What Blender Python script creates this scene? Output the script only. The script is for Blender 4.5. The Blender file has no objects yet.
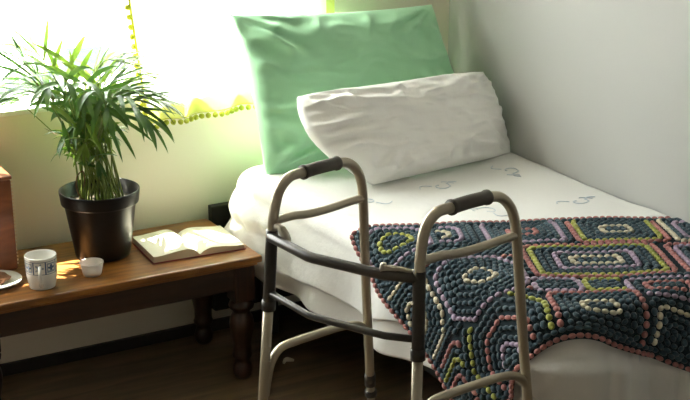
import bpy, bmesh, math, random
from mathutils import Vector, Matrix, noise
PI = math.pi
C = bpy.context.scene.collection
random.seed(7)

# ------------------------------------------------------------------ helpers
def link(name, verts, faces, mats, parent=None, smooth=True, midx=None, edges=()):
    me = bpy.data.meshes.new(name)
    me.from_pydata([tuple(v) for v in verts], list(edges), faces)
    if not isinstance(mats, (list, tuple)): mats = [mats]
    for m in mats: me.materials.append(m)
    if midx: me.polygons.foreach_set('material_index', midx)
    if smooth: me.polygons.foreach_set('use_smooth', [True]*len(me.polygons))
    me.update()
    o = bpy.data.objects.new(name, me); C.objects.link(o)
    if parent: o.parent = parent
    return o

def from_bm(name, bm, mats, parent=None, smooth=False):
    bmesh.ops.recalc_face_normals(bm, faces=bm.faces)
    me = bpy.data.meshes.new(name); bm.to_mesh(me); bm.free()
    if not isinstance(mats, (list, tuple)): mats = [mats]
    for m in mats: me.materials.append(m)
    if smooth: me.polygons.foreach_set('use_smooth', [True]*len(me.polygons))
    o = bpy.data.objects.new(name, me); C.objects.link(o)
    if parent: o.parent = parent
    return o

def add_box(bm, x0, x1, y0, y1, z0, z1, bev=0, seg=2):
    r = bmesh.ops.create_cube(bm, size=1)
    for v in r['verts']:
        v.co = Vector(((x0+x1)/2+v.co.x*(x1-x0), (y0+y1)/2+v.co.y*(y1-y0), (z0+z1)/2+v.co.z*(z1-z0)))
    if bev:
        ed = list({e for v in r['verts'] for e in v.link_edges})
        bmesh.ops.bevel(bm, geom=ed, offset=bev, segments=seg, affect='EDGES', profile=.5)

def box(name, m, b, parent=None, bev=0, seg=2):
    bm = bmesh.new(); add_box(bm, *b, bev, seg); return from_bm(name, bm, m, parent)

def catmull(P, n=8, closed=False):
    P = [Vector(p) for p in P]; out = []
    N = len(P)
    for i in range(N-1):
        a, b, c, d = P[max(i-1, 0)], P[i], P[i+1], P[min(i+2, N-1)]
        for k in range(n):
            t = k/n
            out.append(.5*((2*b)+(c-a)*t+(2*a-5*b+4*c-d)*t*t+(3*b-a-3*c+d)*t**3))
    out.append(P[-1]); return out

def tube_geo(P, r, seg=16, cap=True):
    """rings along a polyline (parallel transport); r is a number or a list"""
    P = [Vector(p) for p in P]; V = []; F = []
    n = len(P); R = r if isinstance(r, (list, tuple)) else [r]*n
    t = (P[1]-P[0]).normalized()
    u = t.orthogonal().normalized()
    for i in range(n):
        tn = (P[min(i+1, n-1)]-P[max(i-1, 0)]).normalized()
        u = (u-tn*u.dot(tn)).normalized(); w = tn.cross(u)
        for k in range(seg):
            a = 2*PI*k/seg
            V.append(P[i]+(u*math.cos(a)+w*math.sin(a))*R[i])
        if i:
            for k in range(seg):
                k2 = (k+1) % seg
                F.append(((i-1)*seg+k, (i-1)*seg+k2, i*seg+k2, i*seg+k))
    if cap:
        F.append(tuple(range(seg-1, -1, -1))); F.append(tuple((n-1)*seg+k for k in range(seg)))
    return V, F

class MB:
    def __init__(s): s.V = []; s.F = []; s.M = []
    def add(s, VF, mi=0):
        o = len(s.V); s.V += list(VF[0]); s.F += [tuple(i+o for i in f) for f in VF[1]]; s.M += [mi]*len(VF[1]); return s
    def tube(s, P, r, seg=16, mi=0): return s.add(tube_geo(P, r, seg), mi)
    def build(s, name, m, parent=None, smooth=True): return link(name, s.V, s.F, m, parent, smooth, s.M)

def lathe_geo(prof, seg=48, c=(0, 0, 0), close_bottom=False):
    V = []; F = []
    for r, z in prof:
        for k in range(seg):
            a = 2*PI*k/seg; V.append((c[0]+r*math.cos(a), c[1]+r*math.sin(a), c[2]+z))
    for i in range(len(prof)-1):
        for k in range(seg):
            k2 = (k+1) % seg; F.append((i*seg+k, i*seg+k2, (i+1)*seg+k2, (i+1)*seg+k))
    return V, F

def tag(o, label, cat, group=None, kind=None):
    o['label'] = label; o['category'] = cat
    if group: o['group'] = group
    if kind: o['kind'] = kind
    return o
def thing(name, label, cat, loc=(0, 0, 0), group=None):
    o = bpy.data.objects.new(name, None); C.objects.link(o); o.location = loc
    o.empty_display_size = .1
    return tag(o, label, cat, group)
def at(o, parent_loc):
    """geometry was made in world space: bring it into the frame of an Empty"""
    o.data.transform(Matrix.Translation(-Vector(parent_loc)))
    return o
def struct(o): o['kind'] = 'structure'; return o

# ------------------------------------------------------------------ materials
def mat(name, col, rough=.6, metal=0., bump=None, var=None, spec=.5, sheen=0., trans=0., coat=0.):
    """bump=(scale,strength,distance,detail); var=(scale, other colour, contrast)"""
    m = bpy.data.materials.new(name); m.use_nodes = True
    nt = m.node_tree; b = nt.nodes['Principled BSDF']
    b.inputs['Base Color'].default_value = (*col, 1); b.inputs['Roughness'].default_value = rough
    b.inputs['Metallic'].default_value = metal; b.inputs['Specular IOR Level'].default_value = spec
    b.inputs['Sheen Weight'].default_value = sheen; b.inputs['Coat Weight'].default_value = coat
    b.inputs['Coat Roughness'].default_value = .15
    tc = nt.nodes.new('ShaderNodeTexCoord')
    if var:
        n = nt.nodes.new('ShaderNodeTexNoise'); n.inputs['Scale'].default_value = var[0]; n.inputs['Detail'].default_value = 4
        r = nt.nodes.new('ShaderNodeValToRGB')
        r.color_ramp.elements[0].color = (*col, 1); r.color_ramp.elements[1].color = (*var[1], 1)
        r.color_ramp.elements[0].position = .5-var[2]; r.color_ramp.elements[1].position = .5+var[2]
        nt.links.new(tc.outputs['Object'], n.inputs['Vector']); nt.links.new(n.outputs['Fac'], r.inputs['Fac'])
        nt.links.new(r.outputs['Color'], b.inputs['Base Color'])
    if bump:
        n = nt.nodes.new('ShaderNodeTexNoise'); n.inputs['Scale'].default_value = bump[0]
        n.inputs['Detail'].default_value = bump[3] if len(bump) > 3 else 3
        bp = nt.nodes.new('ShaderNodeBump'); bp.inputs['Strength'].default_value = bump[1]; bp.inputs['Distance'].default_value = bump[2]
        nt.links.new(tc.outputs['Object'], n.inputs['Vector'])
        nt.links.new(n.outputs['Fac'], bp.inputs['Height']); nt.links.new(bp.outputs['Normal'], b.inputs['Normal'])
    if trans:
        out = nt.nodes['Material Output']
        tr = nt.nodes.new('ShaderNodeBsdfTranslucent'); mx = nt.nodes.new('ShaderNodeMixShader')
        mx.inputs[0].default_value = trans
        src = b.inputs['Base Color'].links
        if src: nt.links.new(src[0].from_socket, tr.inputs['Color'])
        else: tr.inputs['Color'].default_value = (*col, 1)
        nt.links.new(b.outputs[0], mx.inputs[1]); nt.links.new(tr.outputs[0], mx.inputs[2])
        nt.links.new(mx.outputs[0], out.inputs['Surface'])
    return m

def wood(name, c1, c2, scale, stretch, rough=.35, coat=.3, bump=.15, spec=.5):
    m = mat(name, c1, rough, coat=coat, spec=spec); nt = m.node_tree; b = nt.nodes['Principled BSDF']
    tc = nt.nodes.new('ShaderNodeTexCoord'); mp = nt.nodes.new('ShaderNodeMapping'); mp.inputs['Scale'].default_value = stretch
    n = nt.nodes.new('ShaderNodeTexNoise'); n.inputs['Scale'].default_value = scale; n.inputs['Detail'].default_value = 6; n.inputs['Distortion'].default_value = .6
    r = nt.nodes.new('ShaderNodeValToRGB'); r.color_ramp.elements[0].position = .35; r.color_ramp.elements[1].position = .68
    r.color_ramp.elements[0].color = (*c1, 1); r.color_ramp.elements[1].color = (*c2, 1)
    bp = nt.nodes.new('ShaderNodeBump'); bp.inputs['Strength'].default_value = bump; bp.inputs['Distance'].default_value = .002
    L = nt.links
    L.new(tc.outputs['Object'], mp.inputs[0]); L.new(mp.outputs[0], n.inputs['Vector']); L.new(n.outputs['Fac'], r.inputs['Fac'])
    L.new(r.outputs['Color'], b.inputs['Base Color']); L.new(n.outputs['Fac'], bp.inputs['Height']); L.new(bp.outputs['Normal'], b.inputs['Normal'])
    return m

M = {}
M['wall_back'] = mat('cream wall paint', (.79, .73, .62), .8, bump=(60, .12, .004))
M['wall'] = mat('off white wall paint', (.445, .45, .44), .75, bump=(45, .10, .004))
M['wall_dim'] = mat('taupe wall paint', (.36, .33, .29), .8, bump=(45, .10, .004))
M['ceiling'] = mat('ceiling paint', (.50, .48, .44), .9, bump=(60, .05, .002))
M['floor'] = wood('dark floor boards', (.11, .075, .043), (.20, .14, .08), 3, (1, 9, 1), .45, .1)
M['skirting'] = mat('dark skirting paint', (.025, .020, .016), .5, bump=(30, .1, .002))
M['frame'] = mat('white window paint', (.85, .85, .83), .5, bump=(40, .05, .001))
M['table'] = wood('honey brown varnished wood', (.145, .053, .009), (.30, .120, .021), 5, (1, 10, 10), .36, .22)
M['table_shade'] = wood('shaded varnished wood', (.020, .008, .003), (.042, .017, .006), 5, (1, 9, 9), .45, .12)  # table wood darkened: shade on the table front put into the colour
M['leg_wood'] = wood('shaded turned leg wood', (.022, .008, .004), (.045, .016, .006), 6, (9, 9, 1), .35, .3)  # legs darkened likewise, their shade is in the colour
M['pot'] = mat('black plastic pot', (.007, .006, .006), .34, bump=(120, .04, .001), spec=.35)
M['soil'] = mat('potting soil', (.012, .008, .005), .95, bump=(90, .9, .01), var=(120, (.045, .033, .02), .1))
M['leaf'] = mat('palm leaf', (.036, .105, .020), .36, trans=.30, var=(14, (.095, .20, .03), .2), bump=(60, .15, .002))
M['leaf_young'] = mat('young palm leaf', (.10, .20, .02), .40, trans=.38, var=(14, (.18, .27, .03), .2), bump=(60, .15, .002))
M['stalk'] = mat('palm stalk', (.11, .17, .025), .45, var=(20, (.22, .27, .05), .2), bump=(60, .1, .001))
M['dead'] = mat('dry brown leaf', (.16, .08, .035), .7, bump=(60, .3, .002))
M['porcelain'] = mat('white glazed ceramic', (.80, .79, .75), .16, bump=(30, .01, .001))
M['blue_glaze'] = mat('blue glaze', (.10, .15, .26), .2, bump=(30, .01, .001))
M['grey_glaze'] = mat('grey blue glaze', (.33, .38, .45), .2, bump=(30, .01, .001))
M['cup'] = mat('frosted plastic', (.85, .82, .80), .35, trans=.5, bump=(90, .05, .001))
M['cake'] = mat('brown baked crumb', (.16, .065, .03), .8, bump=(70, .8, .006), var=(40, (.30, .15, .07), .2))
M['box'] = wood('reddish brown leather box', (.15, .045, .018), (.26, .085, .032), 8, (1, 1, 3), .36, .35)
M['stitch'] = mat('pale edge stitch', (.75, .58, .42), .5, bump=(90, .1, .001))
M['page'] = mat('cream paper', (.78, .75, .62), .8, bump=(30, .08, .002), trans=.12)
M['page_edge'] = mat('paper edge', (.60, .50, .34), .85, bump=(200, .3, .002))
M['cover'] = mat('dark red book cover', (.22, .02, .025), .5, bump=(90, .1, .001))
M['bed_frame'] = mat('black bed frame', (.012, .012, .011), .5, bump=(40, .1, .002))
M['mattress'] = mat('mattress ticking', (.72, .70, .66), .85, bump=(50, .2, .003))
M['cotton'] = mat('white cotton', (.78, .78, .77), .85, sheen=.2, bump=(26, .25, .012, 4))
M['slip'] = mat('white pillowcase cotton', (.91, .905, .885), .85, sheen=.2, bump=(22, .3, .014, 4))
M['sheet'] = mat('white sheet cotton', (.78, .77, .75), .85, sheen=.2, bump=(20, .3, .012, 4))
M['green'] = mat('mint green cotton', (.38, .70, .44), .85, sheen=.2, bump=(18, .25, .012, 4))
M['thread'] = mat('pale blue embroidery thread', (.60, .66, .73), .7, bump=(200, .2, .001))
M['tube'] = mat('bronze anodised tube', (.45, .395, .30), .36, metal=.55, bump=(160, .04, .0006))
M['sleeve'] = mat('dark bronze tube', (.055, .050, .044), .38, metal=.5, bump=(160, .04, .0006))
M['grip'] = mat('grey brown rubber grip', (.10, .088, .072), .6, bump=(150, .25, .001))
M['steel'] = mat('dull steel catch', (.50, .46, .38), .45, metal=.4, bump=(90, .05, .001))
M['teal'] = mat('dark teal yarn', (.030, .068, .092), .9, sheen=.3, bump=(260, .5, .002))
M['yarn_cream'] = mat('cream yarn', (.62, .56, .42), .9, sheen=.3, bump=(260, .5, .002))
M['lavender'] = mat('lavender yarn', (.38, .29, .40), .9, sheen=.3, bump=(260, .5, .002))
M['lime'] = mat('lime yarn', (.36, .38, .08), .9, sheen=.3, bump=(260, .5, .002))
M['pink'] = mat('dusty pink yarn', (.42, .17, .16), .9, sheen=.3, bump=(260, .5, .002))
M['backing'] = mat('blanket backing yarn', (.012, .028, .038), .95, bump=(260, .5, .002))
M['pom'] = mat('olive lime pompom yarn', (.50, .52, .07), .9, trans=.4, bump=(300, .8, .003))
M['paving'] = mat('pale paving', (.36, .355, .345), 1.0, bump=(6, .1, .01), spec=0.)
M['road'] = mat('blue grey asphalt', (.026, .029, .040), 1.0, bump=(30, .2, .01), spec=0.)
M['sun_shade'] = mat('added sun shade', (.6, .6, .58), .7, bump=(10, .1, .01))
M['scrap'] = mat('cream plastic', (.8, .75, .6), .4, bump=(90, .05, .001))

def glass_mat():
    m = bpy.data.materials.new('window glass'); m.use_nodes = True; nt = m.node_tree
    nt.nodes.remove(nt.nodes['Principled BSDF']); out = nt.nodes['Material Output']
    t = nt.nodes.new('ShaderNodeBsdfTransparent'); t.inputs[0].default_value = (.96, .98, .97, 1)
    g = nt.nodes.new('ShaderNodeBsdfGlossy'); g.inputs['Roughness'].default_value = .02
    x = nt.nodes.new('ShaderNodeMixShader')
    x.inputs[0].default_value = .04; nt.links.new(t.outputs[0], x.inputs[1]); nt.links.new(g.outputs[0], x.inputs[2])
    nt.links.new(x.outputs[0], out.inputs[0]); return m
M['glass'] = glass_mat()

def curtain_mat():
    """sheer white voile with a woven lime band along the hem (mask kept in a colour attribute of the cloth)"""
    m = bpy.data.materials.new('sheer curtain voile'); m.use_nodes = True; nt = m.node_tree
    nt.nodes.remove(nt.nodes['Principled BSDF']); out = nt.nodes['Material Output']; L = nt.links
    a = nt.nodes.new('ShaderNodeAttribute'); a.attribute_name = 'band'
    tc = nt.nodes.new('ShaderNodeTexCoord'); n = nt.nodes.new('ShaderNodeTexNoise'); n.inputs['Scale'].default_value = 22
    ad = nt.nodes.new('ShaderNodeMath'); ad.operation = 'ADD'
    sub = nt.nodes.new('ShaderNodeMath'); sub.operation = 'SUBTRACT'; sub.inputs[1].default_value = .5
    r = nt.nodes.new('ShaderNodeValToRGB'); r.color_ramp.elements[0].position = .45; r.color_ramp.elements[1].position = .62
    r.color_ramp.elements[0].color = (.93, .93, .91, 1); r.color_ramp.elements[1].color = (.66, .72, .16, 1)
    L.new(tc.outputs['Object'], n.inputs['Vector']); L.new(n.outputs['Fac'], sub.inputs[0])
    L.new(a.outputs['Fac'], ad.inputs[0]); L.new(sub.outputs[0], ad.inputs[1]); L.new(ad.outputs[0], r.inputs['Fac'])
    d = nt.nodes.new('ShaderNodeBsdfDiffuse'); t = nt.nodes.new('ShaderNodeBsdfTranslucent'); p = nt.nodes.new('ShaderNodeBsdfTransparent')
    L.new(r.outputs[0], d.inputs[0]); L.new(r.outputs[0], t.inputs[0])
    x = nt.nodes.new('ShaderNodeMixShader'); x.inputs[0].default_value = .62
    y = nt.nodes.new('ShaderNodeMixShader'); y.inputs[0].default_value = .25
    L.new(d.outputs[0], x.inputs[1]); L.new(t.outputs[0], x.inputs[2])
    L.new(x.outputs[0], y.inputs[1]); L.new(p.outputs[0], y.inputs[2]); L.new(y.outputs[0], out.inputs[0]); return m
M['curtain'] = curtain_mat()

# ------------------------------------------------------------------ room
RX0, RY0, H = -3.7, -4.9, 2.5
WX0, WX1, WZ0, WZ1, WT = -2.75, -.60, .905, 2.05, .20
struct(box('floor', M['floor'], (RX0-.2, .2, RY0-.2, WT, -.1, 0)))
struct(box('ceiling', M['ceiling'], (RX0-.2, .2, RY0-.2, WT, H, H+.1)))
bm = bmesh.new()
add_box(bm, RX0-.2, WX0, 0, WT, 0, H); add_box(bm, WX1, .2, 0, WT, 0, H)
add_box(bm, WX0, WX1, 0, WT, 0, WZ0); add_box(bm, WX0, WX1, 0, WT, WZ1, H)
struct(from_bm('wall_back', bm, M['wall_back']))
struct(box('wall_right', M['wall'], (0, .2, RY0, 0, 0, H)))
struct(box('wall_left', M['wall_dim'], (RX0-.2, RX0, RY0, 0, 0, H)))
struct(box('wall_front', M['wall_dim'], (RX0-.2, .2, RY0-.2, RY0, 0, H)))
struct(box('baseboard_back', M['skirting'], (RX0, 0, -.014, 0, 0, .045), bev=.003))
struct(box('baseboard_right', M['skirting'], (-.014, 0, RY0, -.02, 0, .045), bev=.003))
win = struct(thing('window_1', 'x', 'x', ((WX0+WX1)/2, .13, WZ0)))
del win['label']; del win['category']
wl = win.location
bm = bmesh.new()
f = .045
add_box(bm, WX0, WX1, .10, .16, WZ0+.012, WZ0+.035, .004); add_box(bm, WX0, WX1, .10, .16, WZ1-f, WZ1, .004)
add_box(bm, WX0, WX0+f, .10, .16, WZ0, WZ1, .004); add_box(bm, WX1-f, WX1, .10, .16, WZ0, WZ1, .004)
for x in (-1.235, -2.3): add_box(bm, x-.02, x+.02, .10, .16, WZ0, WZ1, .004)
at(from_bm('window_frame', bm, M['frame'], win), wl)
at(box('pane', M['glass'], (WX0+f, WX1-f, .128, .132, WZ0+.03, WZ1-f), win), wl)
at(box('window_sill', M['frame'], (WX0, WX1, -.004, .20, WZ0-.004, WZ0+.014), win, bev=.004), wl)
# outside: pale sunlit paving, a strip of blue-grey road, an unseen slab added to trim the sun
GZ = -.25
struct(box('ground_outside', M['paving'], (-14, 26, WT+.01, 40, GZ-.1, GZ)))
rd = [(-3.0, 5.1), (-1.0, 5.35), (-.38, 5.43), (-.16, 5.54), (.58, 5.91), (1.03, 5.94), (2.6, 5.6), (4.5, 5.3), (4.5, 6.4), (2.2, 6.75), (1.21, 6.92), (.65, 7.02), (.35, 6.5), (.11, 5.95), (-.40, 5.98), (-3.0, 5.9)]
V = [(x, y, GZ+.012) for x, y in rd]+[(x, y, GZ-.02) for x, y in rd]; n = len(rd)
struct(link('road_outside', V, [tuple(range(n)), tuple(range(2*n-1, n-1, -1))]+[(i, i+n, (i+1) % n+n, (i+1) % n) for i in range(n)], M['road'], smooth=False))
SUN_SHADE = .37
struct(box('added_sun_shade', M['sun_shade'], (-6, 3, WT, WT+SUN_SHADE, 2.5, 2.62)))  # unseen slab, added so only a strip of sun reaches the table

# ------------------------------------------------------------------ bench table
TX0, TX1, TY0, TY1, TZ = -2.005, -1.045, -.478, -.022, .45
tb = thing('side_table', 'low honey-brown wooden bench table with turned legs under the window', 'table', ((TX0+TX1)/2, (TY0+TY1)/2, 0))
tl = tb.location
bm = bmesh.new(); add_box(bm, TX0, TX1, TY0, TY1, TZ-.024, TZ, .006, 3)
add_box(bm, TX0+.012, TX1-.012, TY0+.012, TY1-.012, TZ-.036, TZ-.022, .005, 2)
at(from_bm('table_top', bm, M['table'], tb), tl)
bm = bmesh.new(); ax0, ax1, ay0, ay1 = TX0+.022, TX1-.022, TY0+.030, TY1-.030
add_box(bm, ax0, ax1, ay0, ay0+.022, .332, TZ-.034, .003); add_box(bm, ax0, ax1, ay1-.022, ay1, .332, TZ-.034, .003)
add_box(bm, ax0, ax0+.022, ay0, ay1, .332, TZ-.034, .003); add_box(bm, ax1-.022, ax1, ay0, ay1, .332, TZ-.034, .003)
at(from_bm('apron', bm, M['table_shade'], tb), tl)
prof = [(.0, 0), (.020, 0), (.027, .012), (.030, .035), (.024, .055), (.021, .065), (.029, .078), (.031, .088), (.027, .1), (.0275, .13), (.034, .17),
        (.037, .20), (.034, .222), (.026, .238), (.024, .246), (.036, .258), (.038, .268), (.034, .279), (.030, .285), (.030, .29)]
for lx in (ax0+.032, ax1-.032):
    for ly in (ay0+.032, ay1-.032):
        mb = MB(); mb.add(lathe_geo([(r*1.14, z) for r, z in prof], 28, (lx, ly, 0)))
        o = mb.build('leg', M['leg_wood'], tb)
        bm = bmesh.new(); bm.from_mesh(o.data); add_box(bm, lx-.037, lx+.037, ly-.037, ly+.037, .287, TZ-.036, .004)
        bm.to_mesh(o.data); bm.free()
        at(o, tl)

# ------------------------------------------------------------------ bed
def XL(y): return -1.005+(-y-.1)*.0800          # left edge of the mattress, narrowing to the foot
YF, YH, ZB, RC, RE = -1.79, -.085, .637, .07, .065
XR = -.012
def ztop(x, y):
    p = Vector((x*2.2, y*2.2, 3.1))
    z = ZB+.012*noise.noise(p)+.005*noise.noise(Vector((x*7, y*7, 1.7)))
    z += .02*math.exp(-((x+.95)/.22)**2-((y+.25)/.25)**2)
    z += .016*math.exp(-((x+.03)/.12)**2-((y+.35)/.35)**2)
    z -= .018*max(0, min(1, (-y-1.0)/.6))*0
    return z
def drape(x, y, off=0., wob=0.):
    """point of a cloth laid over the bed at plan position (x, y); beyond an edge it folds down"""
    e = RE
    dl = (XL(y)+e)-x; df = (YF+e)-y; dh = y-(YH-e)
    dy = df if df > dh else dh; sy = -1 if df > dh else 1
    qx, qy = dl+RC, dy+RC
    mx, my = max(qx, 0), max(qy, 0); ln = math.hypot(mx, my)
    d = ln+min(max(qx, qy), 0)-RC
    if d <= 0:
        return Vector((x, y, ztop(x, y)+off))
    n = Vector((-mx/ln, sy*my/ln, 0)); ed = Vector((x, y, 0))-n*d
    zt = ztop(ed.x, ed.y); re = e+off
    arc = e*PI/2
    if d < arc:
        th = d/e; return Vector((ed.x, ed.y, zt-e))+n*re*math.sin(th)+Vector((0, 0, re*math.cos(th)))
    h = d-arc
    head = math.exp(-((y+.22)/.30)**2) if mx > 0 else 0
    bul = .012+head*.016*(noise.noise(Vector((ed.y*14, h*12, 2)))+.6*(.5-abs(noise.noise(Vector((ed.y*9+h*14, h*5, 6))))))+head*.028*abs(math.sin(PI*(h+.05)/.15))+wob*min(1, h/.15)*(noise.noise(Vector((ed.x*6, ed.y*6, h*1.5)))*.03+.012*math.sin(ed.y*17+ed.x*13))
    if my > 0: bul += min(1, h/.05)*(.020*math.sin(ed.x*26+1.1+14*mx)+.012*abs(math.sin(ed.x*41+ed.y*21)))
    p = Vector((ed.x, ed.y, zt-e-h))+n*(re+bul*min(1, h/.06)+.05*h)
    return p

bed = thing('single_bed', 'single bed with black frame and headboard standing in the room corner', 'bed', (-.5, -.95, 0))
bl = bed.location
at(box('headboard', M['bed_frame'], (-1.041, -.02, -.062, -.024, .10, .500), bed, bev=.004), bl)
bm = bmesh.new()
for (x0, x1, y0, y1) in ((-.965, -.93, -.6, -.1), ):
    pass
for i in range(12):
    ya = -.064-(1.70*i/12); yb = ya-1.70/12-.002
    add_box(bm, XL(ya)+.10, XL(ya)+.13, yb, ya, .25, .335)
add_box(bm, -.06, -.03, -1.76, -.064, .25, .335); add_box(bm, -.78, -.05, -1.76, -1.73, .25, .335)
add_box(bm, -.9, -.05, -1.74, -.064, .315, .335)
at(from_bm('bed_base', bm, M['bed_frame'], bed), bl)
for x, y in ((-.85, -.12), (-.06, -.12), (-.72, -1.72), (-.06, -1.72)):
    at(box('leg', M['bed_frame'], (x-.025, x+.025, y-.025, y+.025, 0, .25), bed, bev=.003), bl)
bm = bmesh.new(); ny = 24; rows = []
r = bmesh.ops.create_cube(bm, size=1)
for v in r['verts']:
    y = -.09 if v.co.y > 0 else -1.74
    x = -.03 if v.co.x > 0 else XL(y)+.075
    v.co = Vector((x, y, .57 if v.co.z > 0 else .337))
bmesh.ops.bevel(bm, geom=list(bm.edges), offset=.035, segments=4, affect='EDGES')
at(from_bm('mattress', bm, M['mattress'], bed, True), bl)

def cloth_grid(name, m, nx, ny, inner, drop_fn, foot_drop, head_drop, off, wob, thick, parent=None):
    """inner: how far in from the left edge the cloth starts (None = from the wall)"""
    V = []; F = []
    y0 = YH+head_drop; y1 = YF-foot_drop
    for j in range(ny+1):
        y = y0+(y1-y0)*j/ny
        yc = min(max(y, YF), YH)
        for i in range(nx+1):
            xa = XR if inner is None else XL(yc)+inner
            xb = XL(yc)-drop_fn(y)
            s = i/nx
            x = xa+(xb-xa)*s
            V.append(drape(x, y, off+.003*noise.noise(Vector((x*9, y*9, 8))), wob))
    for j in range(ny):
        for i in range(nx):
            a = j*(nx+1)+i; F.append((a, a+1, a+nx+2, a+nx+1))
    o = link(name, V, F, m, parent)
    s = o.modifiers.new('thickness', 'SOLIDIFY'); s.thickness = thick; s.offset = -1
    return o
du_drop = lambda y: .205+.03*noise.noise(Vector((0, y*3, 5)))-.05*max(0, min(1, (-y-1.0)/.5))+.03*math.exp(-((y+.35)/.25)**2)
sh_drop = lambda y: .300-.03*max(0, min(1, (-y-.6)/1.0))+.014*noise.noise(Vector((0, y*5, 9)))
sheet = cloth_grid('bed_sheet', M['sheet'], 50, 150, .12, sh_drop, .26, .05, -.018, 1.0, .003)
tag(sheet, 'plain white bed sheet hanging lowest below the duvet along the bed side', 'sheet')
duvet = cloth_grid('duvet', M['cotton'], 150, 200, None, du_drop, .26, .07, 0., .6, .012)
tag(duvet, 'white duvet embroidered with pale blue swirls spread over the single bed', 'duvet')

def swirl(cx, cy, s, rot, flip=1):
    mb = MB()
    def put(pts):
        P = []
        for u, v in pts:
            u *= flip
            x = cx+s*(u*math.cos(rot)-v*math.sin(rot)); y = cy+s*(u*math.sin(rot)+v*math.cos(rot))
            q = drape(x, y, .0015); P.append(q)
        mb.tube(P, .0017, 6)
    put([((.25+.9*t)*.45*math.cos(1.2+5.2*t), (.25+.9*t)*.45*math.sin(1.2+5.2*t)) for t in [k/30 for k in range(31)]])
    put([(.35+.75*t, -.35+.5*math.sin(2.6*t)) for t in [k/12 for k in range(13)]])
    put([(-.3-.7*t, .25+.35*math.sin(2.8*t)) for t in [k/12 for k in range(13)]])
    put([(.5+.35*t, .35-.5*t*t) for t in [k/8 for k in range(9)]])
    return mb
for cx, cy, rot, fl in ((-.454, -.635, .3, 1), (-.141, -.60, 1.4, -1), (-.150, -.985, .2, 1), (-.46, -.92, 2.2, 1), (-.55, -1.86, .8, 1), (-.75, -.66, 2.9, 1)):
    swirl(cx, cy, .072, rot, fl).build('embroidered_swirl', M['thread'], duvet)

# ------------------------------------------------------------------ pillows
def pillow(name, m, bl_, br, tr, tl_, bulge_f, bulge_b, seed, nrm_hint, amp=.012, n=90, ear=.05, belly=0.):
    bl_, br, tr, tl_ = map(Vector, (bl_, br, tr, tl_))
    V = []; F = []
    N = (br-bl_).cross(tl_-bl_).normalized()
    if N.dot(Vector(nrm_hint)) < 0: N = -N
    def base(u, v): return bl_*(1-u)*(1-v)+br*u*(1-v)+tr*u*v+tl_*(1-u)*v
    ctr = base(.5, .5)
    for side in (1, -1):
        for j in range(n+1):
            for i in range(n+1):
                u, v = i/n, j/n
                x, y = 2*u-1, 2*v-1
                # seam pulled in between the corners
                pin = 1-ear*(1-x*x)*abs(y)**3; pin2 = 1-ear*(1-y*y)*abs(x)**3
                uu = .5+.5*x*pin2; vv = .5+.5*y*pin
                if x < 0: uu -= belly*(1-y*y)*abs(x)
                p = base(uu, vv)
                prof = max(0, (1-x**4))**.48*max(0, (1-y**4))**.48
                b = bulge_f if side > 0 else bulge_b
                w = 0
                for (qx, qy) in ((-1, -1), (1, -1), (1, 1), (-1, 1)):
                    dx, dy = x-qx, y-qy; rr = math.hypot(dx, dy); an = math.atan2(dy, dx)
                    w += math.exp(-(rr/.75)**2)*(math.sin(an*13+seed+3*noise.noise(Vector((rr*2, an*2, seed)))))*min(1, rr*2.5)
                ed = (1-abs(x))*6; ed2 = (1-abs(y))*6
                w += 1.5*math.exp(-ed*.55)*(1-1.7*abs(math.sin(y*9+seed*2+x*2+2.2*noise.noise(Vector((y*3, x*2+seed, 2))))))*min(1, ed)
                w += 1.2*math.exp(-ed2*.45)*(1-1.7*abs(math.sin(x*8+seed+y+2.2*noise.noise(Vector((x*3, y*2+seed, 7))))))*min(1, ed2)
                w += .28*(.5-abs(noise.noise(Vector((x*5+y*3+seed, y*6-x*2, side)))))*2+1.3*noise.noise(Vector((x*1.7+seed, y*1.7, side)))+.7*noise.noise(Vector((x*3.9+seed, y*2.8, side)))
                h = b*prof+amp*w*min(1, prof*1.3)
                V.append(p+N*side*max(h, .0))
    m1 = (n+1)**2
    for j in range(n):
        for i in range(n):
            a = j*(n+1)+i
            F.append((a, a+1, a+n+2, a+n+1)); a += m1; F.append((a, a+n+1, a+n+2, a+1))
    o = link(name, V, F, m)
    me = o.data; bm = bmesh.new(); bm.from_mesh(me)
    bmesh.ops.remove_doubles(bm, verts=bm.verts, dist=.0004); bmesh.ops.recalc_face_normals(bm, faces=bm.faces)
    bm.to_mesh(me); bm.free(); me.polygons.foreach_set('use_smooth', [True]*len(me.polygons))
    return o
g = pillow('pillow', M['green'], (-.925, -.255, .638), (-.025, -.26, .67), (-.150, -.105, 1.160), (-.970, -.10, 1.188), .085, .045, 1.3, (0, -1, .3), .017, ear=.05)
tag(g, 'large mint green pillow leaning upright against the wall at the bed head', 'pillow')
w = pillow('pillow', M['slip'], (-.660, -.535, .650), (-.015, -.440, .648), (-.066, -.325, .938), (-.850, -.362, .940), .085, .035, 4.1, (0, -1, .6), .016, ear=.0, belly=.105)
tag(w, 'smaller white pillow propped in front of the green pillow', 'pillow')

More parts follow.
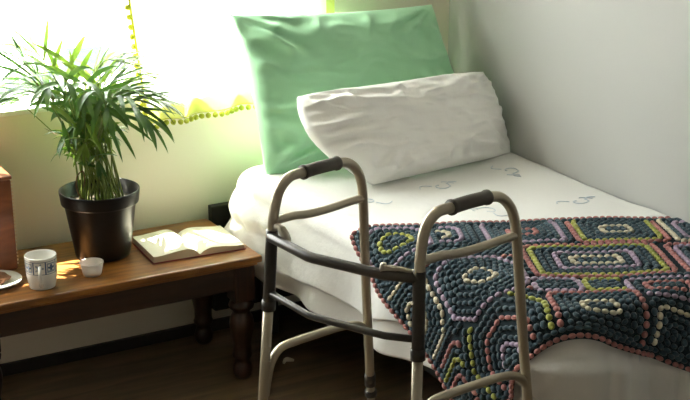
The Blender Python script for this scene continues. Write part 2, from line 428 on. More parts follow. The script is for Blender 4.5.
# ------------------------------------------------------------------ crochet blanket
A0 = Vector((-.477, -1.466)); E1 = Vector((.906, -.423)); E2 = Vector((-.423, -.906))
def plan(a, b):
    return A0+E1*a+E2*b
def bpos(a, b, off):
    q = plan(a, b); return drape(q.x, q.y, off, .6)
def ellipsoid_template():
    bm = bmesh.new(); bmesh.ops.create_icosphere(bm, subdivisions=2, radius=1)
    V = [v.co.copy() for v in bm.verts]; F = [tuple(v.index for v in f.verts) for f in bm.faces]; bm.free(); return V, F
TV, TF = ellipsoid_template()
class Puffs:
    def __init__(s): s.V = []; s.F = []; s.M = []
    def put(s, a, b, ang, lt, lr, ln, mi, off=.0135):
        q = plan(a, b)
        if q.x > -.03: return
        e = .003
        p = bpos(a, b, off); pa = bpos(a+e, b, off)-p; pb = bpos(a, b+e, off)-p
        N = pa.cross(pb); 
        if N.length < 1e-12: return
        N.normalize()
        if N.z < 0 and abs(N.z) > .5: N = -N
        t = (pa*math.cos(ang)+pb*math.sin(ang)).normalized(); r = N.cross(t).normalized()
        o = len(s.V)
        jx = 1+random.uniform(-.14, .14)
        for v in TV: s.V.append(p+t*(v.x*lt*jx)+r*(v.y*lr)+N*(v.z*ln))
        s.F += [(i+o, j+o, k+o) for i, j, k in TF]; s.M += [mi]*len(TF)
YARN = ['teal', 'yarn_cream', 'lavender', 'lime', 'pink']
T_, CR, LA, LI, PK = range(5)
AMIN, AMAX, BMIN, BMAX = -.672, .62, -.352, .43
def amin_at(b): return AMIN
DR, DT = .0166, .0215                    # spacing of the rows and of the clusters in a row
def inside(a, b, m=0.): return AMIN+m < a < AMAX-m and BMIN+m < b < BMAX-m
pf = Puffs(); border = Puffs()
# every motif: centre, half size, corner cut, yarns from the centre row outwards
tiles = [
    (-.005, .0, .205, .124, .015, [T_, CR, T_, LA, T_, T_, LI, PK]),
    (.120, -.238, .142, .108, .015, [T_, CR, T_, T_, T_, LI, PK]),
    (-.085, .325, .128, .098, .015, [T_, CR, T_, T_, T_, PK]),
    (-.350, .092, .125, .128, .060, [T_, T_, CR, T_, T_, T_, T_, LA]),
    (-.372, .385, .172, .195, .085, [T_, T_, LA, T_, T_, PK, T_, T_, LI, T_]),
    (-.165, -.238, .138, .108, .015, [T_, PK, T_, T_, T_, LA, T_]),
    (-.545, -.215, .120, .125, .045, [T_, T_, LI, T_, T_, LA, T_]),
    (-.415, -.230, .105, .110, .030, [T_, CR, T_, LA, T_, T_]),
    (-.600, .040, .112, .118, .045, [T_, T_, CR, T_, T_, T_, CR]),
    (-.605, .300, .110, .118, .020, [T_, T_, PK, T_, LI, T_, PK]),
    (.405, -.235, .135, .108, .015, [T_, CR, T_, T_, LA, T_, CR]),
    (.385, .005, .170, .120, .015, [T_, PK, T_, LI, T_, LA, PK]),
    (.135, .205, .115, .062, .012, [T_, PK, T_, LA]),
    (-.160, .177, .070, .048, .010, [T_, T_, LA]),
    (-.030, .177, .058, .048, .010, [T_, T_, LI]),
    (.135, .355, .085, .082, .015, [T_, T_, T_, CR, T_]),
    (.330, .245, .090, .110, .015, [T_, LI, T_, T_, PK, T_]),
    (.330, .400, .100, .050, .012, [T_, PK, T_])]
def octn(t, a, b, grow=0.):
    u, v = abs(a-t[0]), abs(b-t[1]); hw, hh, c = t[2]+grow, t[3]+grow, t[4]
    return u < hw and v < hh and u+v < hw+hh-c
def octagon(hw, hh, c):
    return [(-hw+c, -hh), (hw-c, -hh), (hw, -hh+c), (hw, hh-c), (hw-c, hh), (-hw+c, hh), (-hw, hh-c), (-hw, -hh+c)]
for ti, t in enumerate(tiles):
    N = len(t[5])
    for k in range(N):
        s_ = (k+.55)/(N+.05); hh = t[3]*s_; ins = t[3]-hh
        hw = .55*t[2]*s_+.45*max(t[2]*s_, t[2]-ins) if N > 3 else t[2]-ins
        hw = max(hw, .008); c = min(t[4]*(.35+.65*s_), hh*.8, hw*.8)
        poly = octagon(hw, hh, c)
        seg = [math.hypot(poly[(i+1) % 8][0]-poly[i][0], poly[(i+1) % 8][1]-poly[i][1]) for i in range(8)]
        per = sum(seg); n = max(3, round(per/DT)); step = per/n; pos = (k % 2)*step/2; acc = 0
        for i in range(8):
            p0, p1 = poly[i], poly[(i+1) % 8]; L = max(seg[i], 1e-6); ang = math.atan2(p1[1]-p0[1], p1[0]-p0[0])
            while pos < acc+L:
                f_ = (pos-acc)/L; a = t[0]+p0[0]+(p1[0]-p0[0])*f_; b = t[1]+p0[1]+(p1[1]-p0[1])*f_
                if inside(a, b, .030) and not any(octn(q, a, b, .004) for q in tiles[:ti]): pf.put(a, b, ang, .0104, .0070*(1.3 if i in (2, 6) else 1), .0066, t[5][k])
                pos += step
            acc += L
        if k == 0: pf.put(t[0], t[1], 0, .0104, .0070, .0066, T_)
b = BMIN+.035; row = 0
while b < BMAX-.03:
    a = AMIN+.035+(row % 2)*DT/2
    while a < AMAX-.03:
        if not any(octn(q, a, b, .005) for q in tiles): pf.put(a, b, 0, .0104, .0070, .0066, PK if row % 7 == 3 else T_)
        a += DT
    b += DR; row += 1
# perimeter rows
def along(pts, mi, store, sz=.0110):
    for i in range(len(pts)-1):
        (a0, b0), (a1, b1) = pts[i], pts[i+1]; L = math.hypot(a1-a0, b1-b0); n = max(1, int(L/.0205))
        for k in range(n):
            t = (k+.5)/n; store.put(a0+(a1-a0)*t, b0+(b1-b0)*t, math.atan2(b1-b0, a1-a0), sz, .0070, .0062, mi)
def rect(m): return [(AMIN+m, BMIN+m), (AMAX-m, BMIN+m), (AMAX-m, BMAX-m), (AMIN+m, BMAX-m), (AMIN+m, BMIN+m)]
along(rect(.0235), T_, pf); along(rect(.0075), PK, border, .0100)
# backing
V = []; F = []; na, nb = 150, 96
for j in range(nb+1):
    for i in range(na+1):
        a = AMIN+(AMAX-AMIN)*i/na; b = BMIN+(BMAX-BMIN)*j/nb
        q = plan(a, b)
        if q.x > -.022:
            q.x = -.022
        V.append(drape(q.x, q.y, .0095, .6))
for j in range(nb):
    for i in range(na):
        k = j*(na+1)+i
        if plan(AMIN+(AMAX-AMIN)*i/na, BMIN+(BMAX-BMIN)*(j+.5)/nb).x < -.022: F.append((k, k+1, k+na+2, k+na+1))
nback = len(F)
o0 = len(V); V += pf.V; F += [tuple(i+o0 for i in f) for f in pf.F]
blanket = link('crochet_blanket', V, F, [M[k] for k in YARN]+[M['backing']], None, True, [5]*nback+pf.M)
tag(blanket, 'dark teal crochet blanket with cream, lavender, lime and pink motifs across the bed', 'blanket')
bd = link('border', border.V, border.F, [M[k] for k in YARN], blanket, True, border.M); bd['label'] = 'dusty pink crocheted border'

# ------------------------------------------------------------------ walker
W0 = Vector((-1.400, -1.637)); TH, WW, SP, PH, HG = .361, .429, .040, .045, 1.01
def wk(u, z, side, dv=0.):
    v = side*(WW/2+SP*(HG-z))+dv; th = TH+PH*side
    q = W0+Vector((math.cos(th), math.sin(th)))*u+Vector((-math.sin(TH+PH*side*0), math.cos(TH)))*v
    return Vector((q.x, q.y, z))
wr = thing('walking_frame', 'bronze metal walking frame with dark front bars standing beside the bed', 'walker', (-1.25, -1.55, 0))
wo = wr.location
TR_ = .0127
for s in (1, -1):
    top = [(-.012, .70), (-.003, .85), (.0, .89), (.004, .93), (.021, .985), (.060, 1.013), (.116, 1.013), (.18, 1.011), (.247, 1.006), (.300, .994), (.340, .962), (.361, .918), (.371, .86), (.381, .77), (.400, .60), (.420, .45), (.4335, .335)]
    P = catmull([wk(u, z, s) for u, z in top], 6)
    at(MB().tube(P, TR_).build('side_rail', M['tube'], wr), wo)
    g = catmull([wk(u, z, s) for u, z in ((.112, 1.0133), (.18, 1.011), (.25, 1.0055))], 8); n = len(g)
    R = [.0185 if (i in (0, 1, n-2, n-1)) else .0162 for i in range(n)]
    at(MB().tube(g, R, 20).build('hand_grip', M['grip'], wr), wo)
    at(MB().tube([wk(-.001, .895, s), wk(-.003, .86, s), wk(-.0105, .70, s), wk(-.011, .69, s)], .0148).build('front_sleeve', M['sleeve'], wr), wo)
    at(MB().tube([wk(-.0106, .715, s), wk(-.0112, .69, s)], .0172).build('collar', M['sleeve'], wr), wo)
    fl = MB(); fl.tube([wk(-.0106, .71, s), wk(-.024, .51, s), wk(-.055, .03, s)], .0125)
    at(fl.build('leg', M['tube'], wr), wo)
    at(MB().tube([wk(-.0545, .035, s), wk(-.0548, .03, s), wk(-.056, .0, s)], [.014, .0185, .0185]).build('rubber_foot', M['grip'], wr), wo)
    at(MB().tube([wk(.4330, .34, s), wk(.4418, .275, s), wk(.478, .03, s)], .0112).build('leg', M['tube'], wr), wo)
    at(MB().tube([wk(.4330, .345, s), wk(.437, .31, s)], .0160).build('collar', M['sleeve'], wr), wo)
    at(MB().tube([wk(.4405, .292, s), wk(.4425, .276, s)], .0175).build('collar', M['sleeve'], wr), wo)
    at(MB().tube([wk(.477, .035, s), wk(.4776, .03, s), wk(.4815, .0, s)], [.014, .0185, .0185]).build('rubber_foot', M['grip'], wr), wo)
    sb = catmull([wk(u, z, s) for u, z in ((.0, .9155), (.04, .9135), (.08, .910), (.12, .902), (.16, .8965), (.20, .893), (.25, .890), (.32, .887), (.368, .884))], 5)
    at(MB().tube(sb, .0105).build('side_bar', M['tube'], wr), wo)
    br = catmull([wk(u, z, s) for u, z in ((-.020, .46), (-.012, .50), (.003, .543), (.037, .569), (.10, .566), (.20, .553), (.285, .541), (.345, .527), (.385, .508), (.414, .478), (.424, .44))], 6)
    at(MB().tube(br, .0108).build('lower_brace', M['tube'], wr), wo)
    for z in (.60, .56):
        at(MB().tube([wk(-.02, z, s), wk(-.02, z, s, -.016)], .0035, 10).build('rivet', M['steel'], wr), wo)
    p = wk(.012, .9125, s); at(MB().tube([p+Vector((0, 0, .008)), p+Vector((0, 0, .0125))], .004, 10).build('rivet', M['steel'], wr), wo)
# front bars: straight tubes that step out in front of the posts
def fbar(name, z1, z2, o1, o2, r):
    a = wk(0, z1, 1); b = wk(0, z2, -1)
    fr = -Vector((math.cos(TH), math.sin(TH), 0))
    P = [a+fr*.006, a+(b-a)*.02+fr*.012, a+(b-a)*.37+fr*o1, a+(b-a)*.41+fr*(o1+.001), a+(b-a)*.78+fr*o2, a+(b-a)*.84+fr*(o2-.004), b+fr*.004]
    at(MB().tube(P, r).build(name, M['sleeve'], wr), wo)
    return P
fb = fbar('upper_front_bar', .880, .880, .055, .040, .0125)
fl_ = fbar('lower_front_bar', .735, .735, .055, .040, .0085)
# folding catches on the front bar
a = wk(0, .895, 1); b = wk(0, .895, -1); U_ = Vector((math.cos(TH), math.sin(TH), 0)); D_ = (b-a).normalized()
mb = MB(); p = a-U_*.004+D_*.016
mb.tube(catmull([p+Vector((0, 0, .012)), p+D_*.014+Vector((0, 0, .012)), p+D_*.028-Vector((0, 0, .002)), p+D_*.036-Vector((0, 0, .018)), p+D_*.05-U_*.006-Vector((0, 0, .026))], 5), [.0085]*6+[.0105]*9+[.008]*6, 12)
at(mb.build('folding_catch', M['steel'], wr), wo)
mb = MB(); F3 = fb[4]; p = b-D_*.014-U_*.010+Vector((0, 0, -.002)); e_ = F3+Vector((0, 0, .012))+D_*.018
mb.tube(catmull([p, p+(e_-p)*.35+Vector((0, 0, .004)), p+(e_-p)*.75+Vector((0, 0, .004)), e_], 5), [.0055]*7+[.0070]*9, 12)
at(mb.build('folding_catch', M['steel'], wr), wo)
q = e_-(e_-p)*.1; at(MB().tube([q+Vector((0, 0, .002)), q+Vector((0, 0, .015))], [.0085, .007], 12).build('catch_knob', M['steel'], wr), wo)

# ------------------------------------------------------------------ potted palm
PC = Vector((-1.497, -.205, TZ))
palm = thing('potted_palm', 'green parlour palm in a black plastic pot on the bench table', 'potted plant', PC)
prof = [(.0, .0), (.084, .0), (.089, .004), (.091, .015), (.1155, .178), (.1165, .182), (.1250, .183), (.1260, .187), (.1300, .220), (.1300, .226), (.1280, .2275), (.1260, .226), (.1225, .190), (.1165, .185), (.1135, .17), (.106, .12)]
MB().add(lathe_geo(prof, 64)).build('pot', M['pot'], palm)
V = []; F = []; nr, ns = 10, 40
for j in range(nr+1):
    for k in range(ns):
        r = .1145*j/nr; a = 2*PI*k/ns
        V.append((r*math.cos(a), r*math.sin(a), .183+.010*noise.noise(Vector((r*40*math.cos(a), r*40*math.sin(a), 3)))))
for j in range(nr):
    for k in range(ns):
        k2 = (k+1) % ns; F.append((j*ns+k, (j+1)*ns+k, (j+1)*ns+k2, j*ns+k2))
link('soil', V, F, M['soil'], palm)
RV = Vector((.869, -.495, 0)); DV = Vector((.495, .869, 0))
def loc(r, d, z): return RV*r+DV*d+Vector((0, 0, z))
def leaflet(mb, p, dirn, length, width, droop, nrm, mi=0):
    """a folded lance-shaped leaflet that bends down towards its tip"""
    n = 7; V = []; F = []
    t = dirn.normalized(); q = p.copy()
    side = t.cross(nrm).normalized()
    for i in range(n+1):
        s = i/n
        w = width*(math.sin(PI*min(1, s*.86+.12))**.9)*(1 if s < .98 else .12)
        up = side.cross(t).normalized()
        V += [q-side*w+up*w*.30, q-up*w*.10, q+side*w+up*w*.30]
        t = (t+Vector((0, 0, -droop*(.3+s)/n))).normalized(); side = (side-t*side.dot(t)).normalized()
        q = q+t*length/n
    for i in range(n):
        for k in range(2):
            a = i*3+k; F.append((a, a+1, a+4, a+3))
    mb.add((V, F), mi)
def frond(base, mid, tip, nl, ll, wd, start=.42, young=False, droop=.9, bend=.10, fan=0.):
    """arching stalk from the soil with leaflets in pairs on its outer part"""
    rise = Vector((0, 0, .05))
    low = base+(mid-base)*.5+Vector((random.uniform(-.01, .01), random.uniform(-.01, .01), .03))
    P = catmull([base, low, mid, (mid+tip)*.5+Vector((0, 0, bend*.4)), tip], 10)
    n = len(P); R = [.0034*(1-.70*i/(n-1)) for i in range(n)]
    st = MB().tube(P, R, 8)
    mb = MB()
    i0 = int(start*(n-1))
    for k in range(nl):
        f = k/(nl-1); i = min(n-2, int(i0+(n-2-i0)*f)); p = P[i]; t = (P[i+1]-P[i]).normalized()
        hor = t.cross(Vector((0, 0, 1)))
        if hor.length < .1: hor = RV.copy()
        hor.normalize(); nrm = hor.cross(t).normalized()
        size = ll*(.62+.55*math.sin(PI*(.15+.75*f)))*random.uniform(.85, 1.12)
        for sd in (1, -1):
            ang = math.radians(58-34*f+random.uniform(-9, 9))
            d = t*math.cos(ang)+hor*sd*math.sin(ang)+nrm*(.22+random.uniform(-.12, .14))
            leaflet(mb, p+t*random.uniform(-.004, .004), d, size, wd*random.uniform(.85, 1.12), droop*random.uniform(.5, 1.3), nrm)
    d = (P[-1]-P[-3]).normalized(); hor = d.cross(Vector((0, 0, 1))); hor.normalize()
    leaflet(mb, P[-1], d, ll*.85, wd*.8, droop*.6, hor.cross(d))
    fo = mb.build('frond', M['leaf_young' if young else 'leaf'], palm)
    st.build('stalk', M['stalk'], fo)
def px(x, y, d):    # measured right/up offsets of the plant's silhouette, in metres about the rim centre
    return loc((x-100)/340, d, .226+(188-y)/325-d*.3)
rb = lambda: loc(random.uniform(-.072, .078), random.uniform(-.06, .06), .18)
spec = [((52, 80), (-2, 46), -.06, 10, .145, .9), ((54, 96), (-2, 98), -.10, 9, .14, 1.2), ((60, 74), (18, 38), .08, 7, .14, .5), ((78, 74), (60, 50), .12, 5, .13, .4),
        ((98, 78), (128, 52), .0, 5, .15, .4), ((108, 82), (148, 64), .06, 6, .145, .6), ((114, 98), (166, 92), .02, 8, .145, .8), ((116, 98), (160, 112), -.12, 10, .165, 1.6),
        ((82, 82), (68, 84), -.20, 4, .14, 1.4), ((98, 86), (104, 92), -.20, 4, .13, 1.4), ((68, 102), (22, 92), -.02, 8, .13, 1.0), ((102, 78), (86, 62), .16, 5, .13, .4),
        ((58, 96), (8, 74), .12, 8, .135, .9), ((110, 92), (142, 84), .14, 6, .13, .8), ((108, 96), (124, 104), -.16, 6, .14, 1.3)]
for i, (m_, t_, d, nl, ll, dr) in enumerate(spec):
    frond(rb(), px(m_[0], m_[1], d*.4), px(t_[0], t_[1], d), nl, ll, .0098, young=i in (2, 3, 4, 5, 11, 13), droop=dr)
for i in range(9):      # short young fronds filling the middle of the clump
    x = random.uniform(76, 118); y = random.uniform(104, 140); d = random.uniform(-.08, .08)
    frond(rb(), px(90+(x-90)*.75, y+16, d*.6), px(x, y, d), 4, .09, .0078, start=.55, young=i % 3 != 0, droop=.7)
for i in range(9):       # leaves low down among the stems
    x = random.uniform(70, 126); y = random.uniform(128, 160); d = random.uniform(-.1, .06)
    frond(rb(), px(92+(x-92)*.7, y+14, d*.7), px(x, y, d), 3, .075, .0072, start=.6, young=i % 2 == 0, droop=1.0)
for i in range(7):       # bare upright stems
    b = rb(); t = px(random.uniform(62, 124), random.uniform(80, 120), random.uniform(-.08, .08))
    MB().tube(catmull([b, (b+t)*.5+Vector((0, 0, .02)), t], 8), [.0036-.0001*k for k in range(17)], 8).build('stem', M['stalk'], palm)
# long single leaflets that stand clear of the crown
for (x0, y0, x1, y1, d0, d1, wd, dr, yg) in (
        (34, 62, 12, 20, .0, .02, .0060, .1, 0), (64, 72, 43, 31, .06, .08, .0095, .1, 1), (75, 78, 70, 38, .08, .1, .0075, .1, 1), (97, 78, 119, 44, .0, .0, .0110, .15, 0),
        (101, 76, 143, 36, .02, .04, .0070, .15, 0), (116, 76, 139, 55, .04, .05, .0110, .2, 0), (116, 72, 160, 58, .05, .06, .0075, .5, 0), (104, 92, 156, 66, .02, .03, .0085, .4, 1),
        (84, 80, 58, 98, -.20, -.24, .0120, 1.1, 0), (88, 80, 97, 102, -.20, -.24, .0110, 1.1, 0), (46, 74, -4, 41, -.05, -.07, .0075, .35, 0), (40, 72, -2, 60, -.05, -.06, .0080, .5, 0),
        (30, 60, 12, 78, -.06, -.08, .0080, .9, 0), (24, 92, -4, 114, -.10, -.12, .0095, 1.0, 0), (116, 104, 192, 88, -.02, -.02, .0085, .5, 0), (120, 107, 192, 114, -.08, -.10, .0080, .6, 0),
        (122, 108, 166, 142, -.12, -.14, .0080, .6, 0), (120, 108, 147, 156, -.13, -.15, .0085, .6, 0), (118, 110, 134, 158, -.13, -.14, .0080, .5, 0), (122, 107, 174, 132, -.11, -.13, .0080, .6, 0),
        (62, 100, 86, 124, -.10, -.12, .0090, .6, 1), (98, 118, 112, 150, -.12, -.13, .0090, .5, 1), (70, 116, 76, 150, -.08, -.09, .0085, .4, 0)):
    p0 = px(x0, y0, d0); v = px(x1, y1, d1)-p0; L_ = v.length*1.06
    v = v+Vector((0, 0, dr*.42*L_))
    hz = v.cross(Vector((0, 0, 1))); nrm = hz.cross(v).normalized() if hz.length > 1e-4 else -DV
    if nrm.dot(DV) > .3: nrm = -nrm
    mb = MB(); leaflet(mb, p0, v, L_, wd, dr, (nrm-DV*.5).normalized())
    fo = mb.build('frond', M['leaf_young' if yg else 'leaf'], palm)
    MB().tube(catmull([px(90+(x0-90)*.5, y0+34, d0*.6), px(90+(x0-90)*.85, y0+10, d0*.9), p0], 6), .0016, 6).build('stalk', M['stalk'], fo)
P = catmull([px(94, 203, -.06), px(86, 199, -.07), px(81, 189, -.075), px(82, 175, -.075), px(88, 169, -.07), px(89, 176, -.06), px(87, 186, -.05)], 8)
dl_ = MB().tube(P, [.003*(1-.5*i/len(P)) for i in range(len(P))], 8).build('dry_stem', M['dead'], palm); dl_['label'] = 'dry brown curled stem'
mb = MB(); leaflet(mb, px(67, 133, -.02), px(43, 123, -.03)-px(67, 133, -.02), .075, .004, -.3, Vector((0, 0, 1)))
d2 = mb.build('dry_leaf', M['dead'], palm); d2['label'] = 'dry brown leaf tip'
mb = MB(); leaflet(mb, px(72, 142, -.02), px(56, 148, -.03)-px(72, 142, -.02), .085, .006, 1.4, Vector((0, 0, 1)))
mb.build('frond', M['leaf'], palm)

# ------------------------------------------------------------------ things on the bench table
# mug
mc = (-1.757, -.391, TZ)
mug = thing('mug', 'white ceramic mug with a band of blue and grey squares', 'mug', mc)
V = []; F = []; MI = []; seg, nz = 144, 60
def mug_r(z): 
    t = z/.103
    return .0390+.0080*math.sin(min(1, t*1.6)*PI/2)+.0015*t
for j in range(nz+1):
    z = .103*j/nz
    for k in range(seg):
        a = 2*PI*k/seg; r = mug_r(z) if j else .031
        V.append((r*math.cos(a), r*math.sin(a), z))
def pattern(a, z):
    if not .053 < z < .095: return 0
    if z < .0545 or z > .0935: return 1
    n = 8; s = (a/(2*PI)*n) % 1; t = (z-.0545)/.039; cell = int(a/(2*PI)*n) % 2
    if s < .07 or s > .93: return 1
    x, y = (s-.5)*2, (t-.5)*2; r = math.hypot(x, y); an = math.atan2(y, x)
    if cell:
        return 1 if r < .18 else (2 if r < .55+.25*math.cos(5*an) else 0)
    if abs(abs(x)-.62) < .12 and abs(y) < .75 or abs(abs(y)-.62) < .14 and abs(x) < .75: return 2
    return 1 if r < .25+.3*abs(math.cos(2*an)) else 0
for j in range(nz):
    for k in range(seg):
        k2 = (k+1) % seg; F.append((j*seg+k, j*seg+k2, (j+1)*seg+k2, (j+1)*seg+k)); MI.append(pattern(2*PI*(k+.5)/seg, .103*(j+.5)/nz))
F.append(tuple(range(seg-1, -1, -1))); MI.append(0)
inner = [(mug_r(.103), .103), (mug_r(.103)-.0012, .1045), (mug_r(.103)-.003, .103), (.0425, .06), (.037, .012), (0.0, .007)]
VV, FF = lathe_geo(inner, seg); o = len(V); V += VV; F += [tuple(i+o for i in f) for f in FF]; MI += [0]*len(FF)
link('mug_body', V, F, [M['porcelain'], M['blue_glaze'], M['grey_glaze']], mug, True, MI)
hd = Vector((-.33, -.944, 0)).normalized()
P = catmull([hd*.044+Vector((0, 0, .077)), hd*.060+Vector((0, 0, .080)), hd*.073+Vector((0, 0, .066)), hd*.071+Vector((0, 0, .042)), hd*.058+Vector((0, 0, .024)), hd*.042+Vector((0, 0, .019))], 6)
MB().tube(P, .0056, 12).build('handle', M['porcelain'], mug)
# little cup
cc = (-1.590, -.368, TZ)
cup = thing('plastic_cup', 'small frosted white plastic cup with a rolled rim in front of the pot', 'cup', cc)
MB().add(lathe_geo([(0, 0), (.0275, 0), (.0285, .002), (.0345, .030), (.0355, .038), (.037, .0385), (.038, .041), (.037, .0435), (.0345, .043), (.0335, .039), (.0325, .03), (.0270, .0035), (0, .003)], 48)).build('cup_body', M['cup'], cup)
MB().add(lathe_geo([(0, .0036), (.0268, .0036), (.0290, .013), (.0, .0125)], 40)).build('contents', M['porcelain'], cup)
# plate and cake
pc = (-1.884, -.302, TZ)
plate = thing('plate', 'round white side plate at the left end of the bench table', 'plate', pc)
MB().add(lathe_geo([(0, .003), (.05, .003), (.053, 0), (.056, 0), (.058, .004), (.085, .014), (.0865, .0155), (.085, .0168), (.058, .008), (.052, .0065), (0, .0065)], 64)).build('plate_body', M['porcelain'], plate)
def lump(name, m, c, s, seed, amp=.25, sub=4):
    bm = bmesh.new(); bmesh.ops.create_icosphere(bm, subdivisions=sub, radius=1)
    for v in bm.verts:
        d = 1+amp*noise.noise(v.co*1.6+Vector((seed, 0, 0)))+.06*noise.noise(v.co*7+Vector((seed, 3, 0)))
        v.co = Vector((v.co.x*s[0]*d, v.co.y*s[1]*d, max(v.co.z*d, -.62)*s[2]+.62*s[2]))
    for v in bm.verts: v.co += Vector(c)
    return from_bm(name, bm, m, None, True)
tag(lump('cake_slice', M['cake'], (pc[0]-.003, pc[1]+.004, TZ+.0068), (.050, .040, .019), 2.), 'crumbly brown piece of cake lying on the white plate', 'cake')
# upright box
bx = thing('wooden_box', 'upright reddish-brown box with pale stitched corner edge behind the plate', 'box', (-1.89, -.125, TZ))
bo = bx.location; RB = Matrix.Translation(-Vector(bo))
bm = bmesh.new(); add_box(bm, -1.975, -1.780, -.205, -.06, TZ, .748, .006, 3)
at(from_bm('box_body', bm, M['box'], bx), bo)
at(box('lid', M['box'], (-1.978, -1.777, -.208, -.057, .749, .762), bx, bev=.004), bo)
mb = bmesh.new()
for k in range(24):
    z = TZ+.018+k*.0118; add_box(mb, -1.7815, -1.7775, -.2075, -.2035, z, z+.006, .001, 1)
at(from_bm('edge_stitching', mb, M['stitch'], bx), bo)
# open book
bkc = Vector((-1.222, -.272, TZ))
book = thing('open_book', 'open hardback book with a dark red cover lying on the bench table', 'book', bkc)
rot = math.radians(-3); book.rotation_euler = (0, 0, rot)
HWD, HLN = .158, .112
bm = bmesh.new()
add_box(bm, -HWD-.004, -.004, -HLN-.004, HLN+.004, 0, .003, .001, 1); add_box(bm, .004, HWD+.004, -HLN-.004, HLN+.004, 0, .003, .001, 1)
add_box(bm, -.012, .012, -HLN-.004, HLN+.004, 0, .0022, .0008, 1)
from_bm('cover', bm, M['cover'], book)
def page_h(s, side):            # height of the page surface from gutter (0) to fore-edge (1)
    th = .024 if side < 0 else .017
    return .0032+th*(1-.0*s)*math.sin(min(1, s*3.2+.10)*PI/2)**.8+.010*math.sin(PI*min(1, s*1.25))*math.exp(-s*1.4)-.004*s
for side in (-1, 1):
    n = 24; ny = 10; V = []; F = []; MI = []
    for j in range(ny+1):
        y = -HLN+2*HLN*j/ny
        for i in range(n+1):
            s = i/n; V.append((side*s*HWD, y, page_h(s, side)+.0012*noise.noise(Vector((s*5, y*18, side)))))
    m0 = len(V)
    for j in range(ny+1):
        y = -HLN+2*HLN*j/ny
        for i in range(n+1): V.append((side*(i/n)*HWD, y, .0031))
    for j in range(ny):
        for i in range(n):
            a = j*(n+1)+i; F.append((a, a+1, a+n+2, a+n+1)); MI.append(0)
    for j in range(ny):
        a = j*(n+1)+n; F.append((a, a+m0, a+m0+n+1, a+n+1)); MI.append(1)
    for j in (0, ny):
        for i in range(n):
            a = j*(n+1)+i; F.append((a, a+1, a+m0+1, a+m0)); MI.append(1)
    bmp = link('page_block', V, F, [M['page'], M['page_edge']], book, True, MI)
    bm = bmesh.new(); bm.from_mesh(bmp.data); bmesh.ops.recalc_face_normals(bm, faces=bm.faces)
    for e in bm.edges:
        if len(e.link_faces) == 2 and e.link_faces[0].material_index != e.link_faces[1].material_index: e.smooth = False
    bm.to_mesh(bmp.data); bm.free()
# small cream thing on the floor under the bed
mb = MB(); mb.tube(catmull([(-.935, -.40, .006), (-.92, -.385, .010), (-.905, -.383, .006), (-.893, -.395, .005)], 5), [.004+.004*math.sin(PI*i/15) for i in range(16)], 10)
tag(mb.build('plastic_scrap', M['scrap']), 'tiny cream plastic scrap on the dark floor beneath the bed', 'scrap')

# ------------------------------------------------------------------ curtain
cur = thing('curtain', 'sheer white curtain with lime band and pompom trim over the window', 'curtain', (-.9, -.03, .85))
co = cur.location
def cleft(z): return -1.255-.045*min(1, max(0, (z-.83)/.42))
def cright(z): return -.525
def chem(s): return .830+.042*(s/.55)**1.4*.8 if s < 1 else .9
nx, nz = 150, 60; V = []; F = []; band = []
for j in range(nz+1):
    for i in range(nx+1):
        s = i/nx; z0 = .830+.055*s**1.3; z = z0+(2.2-z0)*(j/nz)**1.6
        x = cleft(z)+(cright(z)-cleft(z))*s
        y = -.030-.013*math.sin(s*38+1.2*math.sin(s*9))-.006*noise.noise(Vector((s*6, z*1.2, 0)))
        V.append(Vector((x, y, z))-co)
        hb = 1 if z-z0 < .030 else max(0, 1-(z-z0-.030)/.045)
        eb = 1 if s < .012 or s > .965 else 0
        band.append(max(hb*.95, eb))
for j in range(nz):
    for i in range(nx):
        a = j*(nx+1)+i; F.append((a, a+1, a+nx+2, a+nx+1))
cl = link('cloth', V, F, M['curtain'], cur)
at_ = cl.data.color_attributes.new('band', 'FLOAT_COLOR', 'POINT')
for i, b in enumerate(band): at_.data[i].color = (b, b, b, 1)
def hemz(s): return .830+.055*s**1.3
pts = []
for k in range(33):
    s = (k+.3)/33; z = hemz(s)
    x = cleft(z)+(cright(z)-cleft(z))*s; y = -.030-.013*math.sin(s*38+1.2*math.sin(s*9)); pts.append((x, y-.002, z-.015))
for k in range(30):
    z = .865+k*.033; pts.append((cleft(z)-.010, -.035, z))
pbm = bmesh.new(); bmesh.ops.create_icosphere(pbm, subdivisions=3, radius=.0095)
for v in pbm.verts: v.co *= 1+.22*noise.noise(v.co*330)
pme = bpy.data.meshes.new('pompom'); pbm.to_mesh(pme); pbm.free(); pme.materials.append(M['pom'])
pme.polygons.foreach_set('use_smooth', [True]*len(pme.polygons))
for q in pts:
    o = bpy.data.objects.new('pompom', pme); C.objects.link(o); o.parent = cur; o.location = Vector(q)-co
    o.rotation_euler = (random.random()*6, random.random()*6, 0)
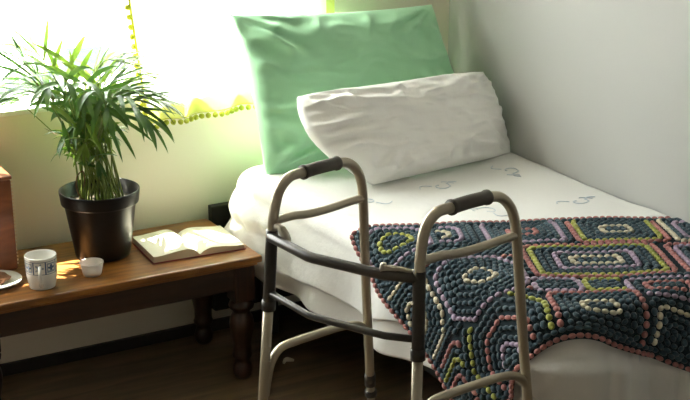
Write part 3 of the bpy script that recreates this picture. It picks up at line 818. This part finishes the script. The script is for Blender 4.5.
cd = MB(); cd.tube([Vector((cleft(z), -.033, z))-co for z in [.84+.03*k for k in range(45)]], .004, 8)
cd.tube([Vector((cleft(hemz(k/60))+(cright(0)-cleft(hemz(k/60)))*k/60, -.033-.013*math.sin(k/60*38+1.2*math.sin(k/60*9)), hemz(k/60)-.001))-co for k in range(61)], .0018, 8)
cd.build('trim_cord', M['pom'], cur)

# ------------------------------------------------------------------ light
sc = bpy.context.scene
w = bpy.data.worlds.new('sky'); sc.world = w; w.use_nodes = True
bg = w.node_tree.nodes['Background']; bg.inputs[0].default_value = (.985, .985, .97, 1); bg.inputs[1].default_value = 8.0
sl = bpy.data.lights.new('sun', 'SUN'); sl.energy = 30; sl.angle = math.radians(.6); sl.color = (1, .93, .80)
so = bpy.data.objects.new('sun', sl); C.objects.link(so); so.location = (-2, 3, 5)
so.rotation_euler = Vector((.20, -.43, -.95)).to_track_quat('-Z', 'Y').to_euler()
pl = bpy.data.lights.new('window_portal', 'AREA'); pl.shape = 'RECTANGLE'; pl.size = WX1-WX0; pl.size_y = WZ1-WZ0; pl.cycles.is_portal = True
po = bpy.data.objects.new('window_portal', pl); C.objects.link(po); po.location = ((WX0+WX1)/2, .19, (WZ0+WZ1)/2); po.rotation_euler = (-PI/2, 0, 0)

# ------------------------------------------------------------------ camera
cam = bpy.data.cameras.new('camera'); co_ = bpy.data.objects.new('camera', cam); C.objects.link(co_)
cam.sensor_width = 36; cam.lens = 1261.15/690*36; cam.clip_start = .05
co_.location = (-2.745, -4.007, 1.872)
yaw, pit = .51814, .30502
d = Vector((math.sin(yaw)*math.cos(pit), math.cos(yaw)*math.cos(pit), -math.sin(pit)))
co_.rotation_euler = d.to_track_quat('-Z', 'Y').to_euler()
sc.camera = co_
sc.view_settings.view_transform = 'Standard'; sc.view_settings.look = 'None'
sc.view_settings.gamma = 1; sc.view_settings.use_curve_mapping = False
sc.view_settings.exposure = 1.4
sc.cycles.use_denoising = True
sc.cycles.max_bounces = 12; sc.cycles.diffuse_bounces = 8; sc.cycles.transparent_max_bounces = 16
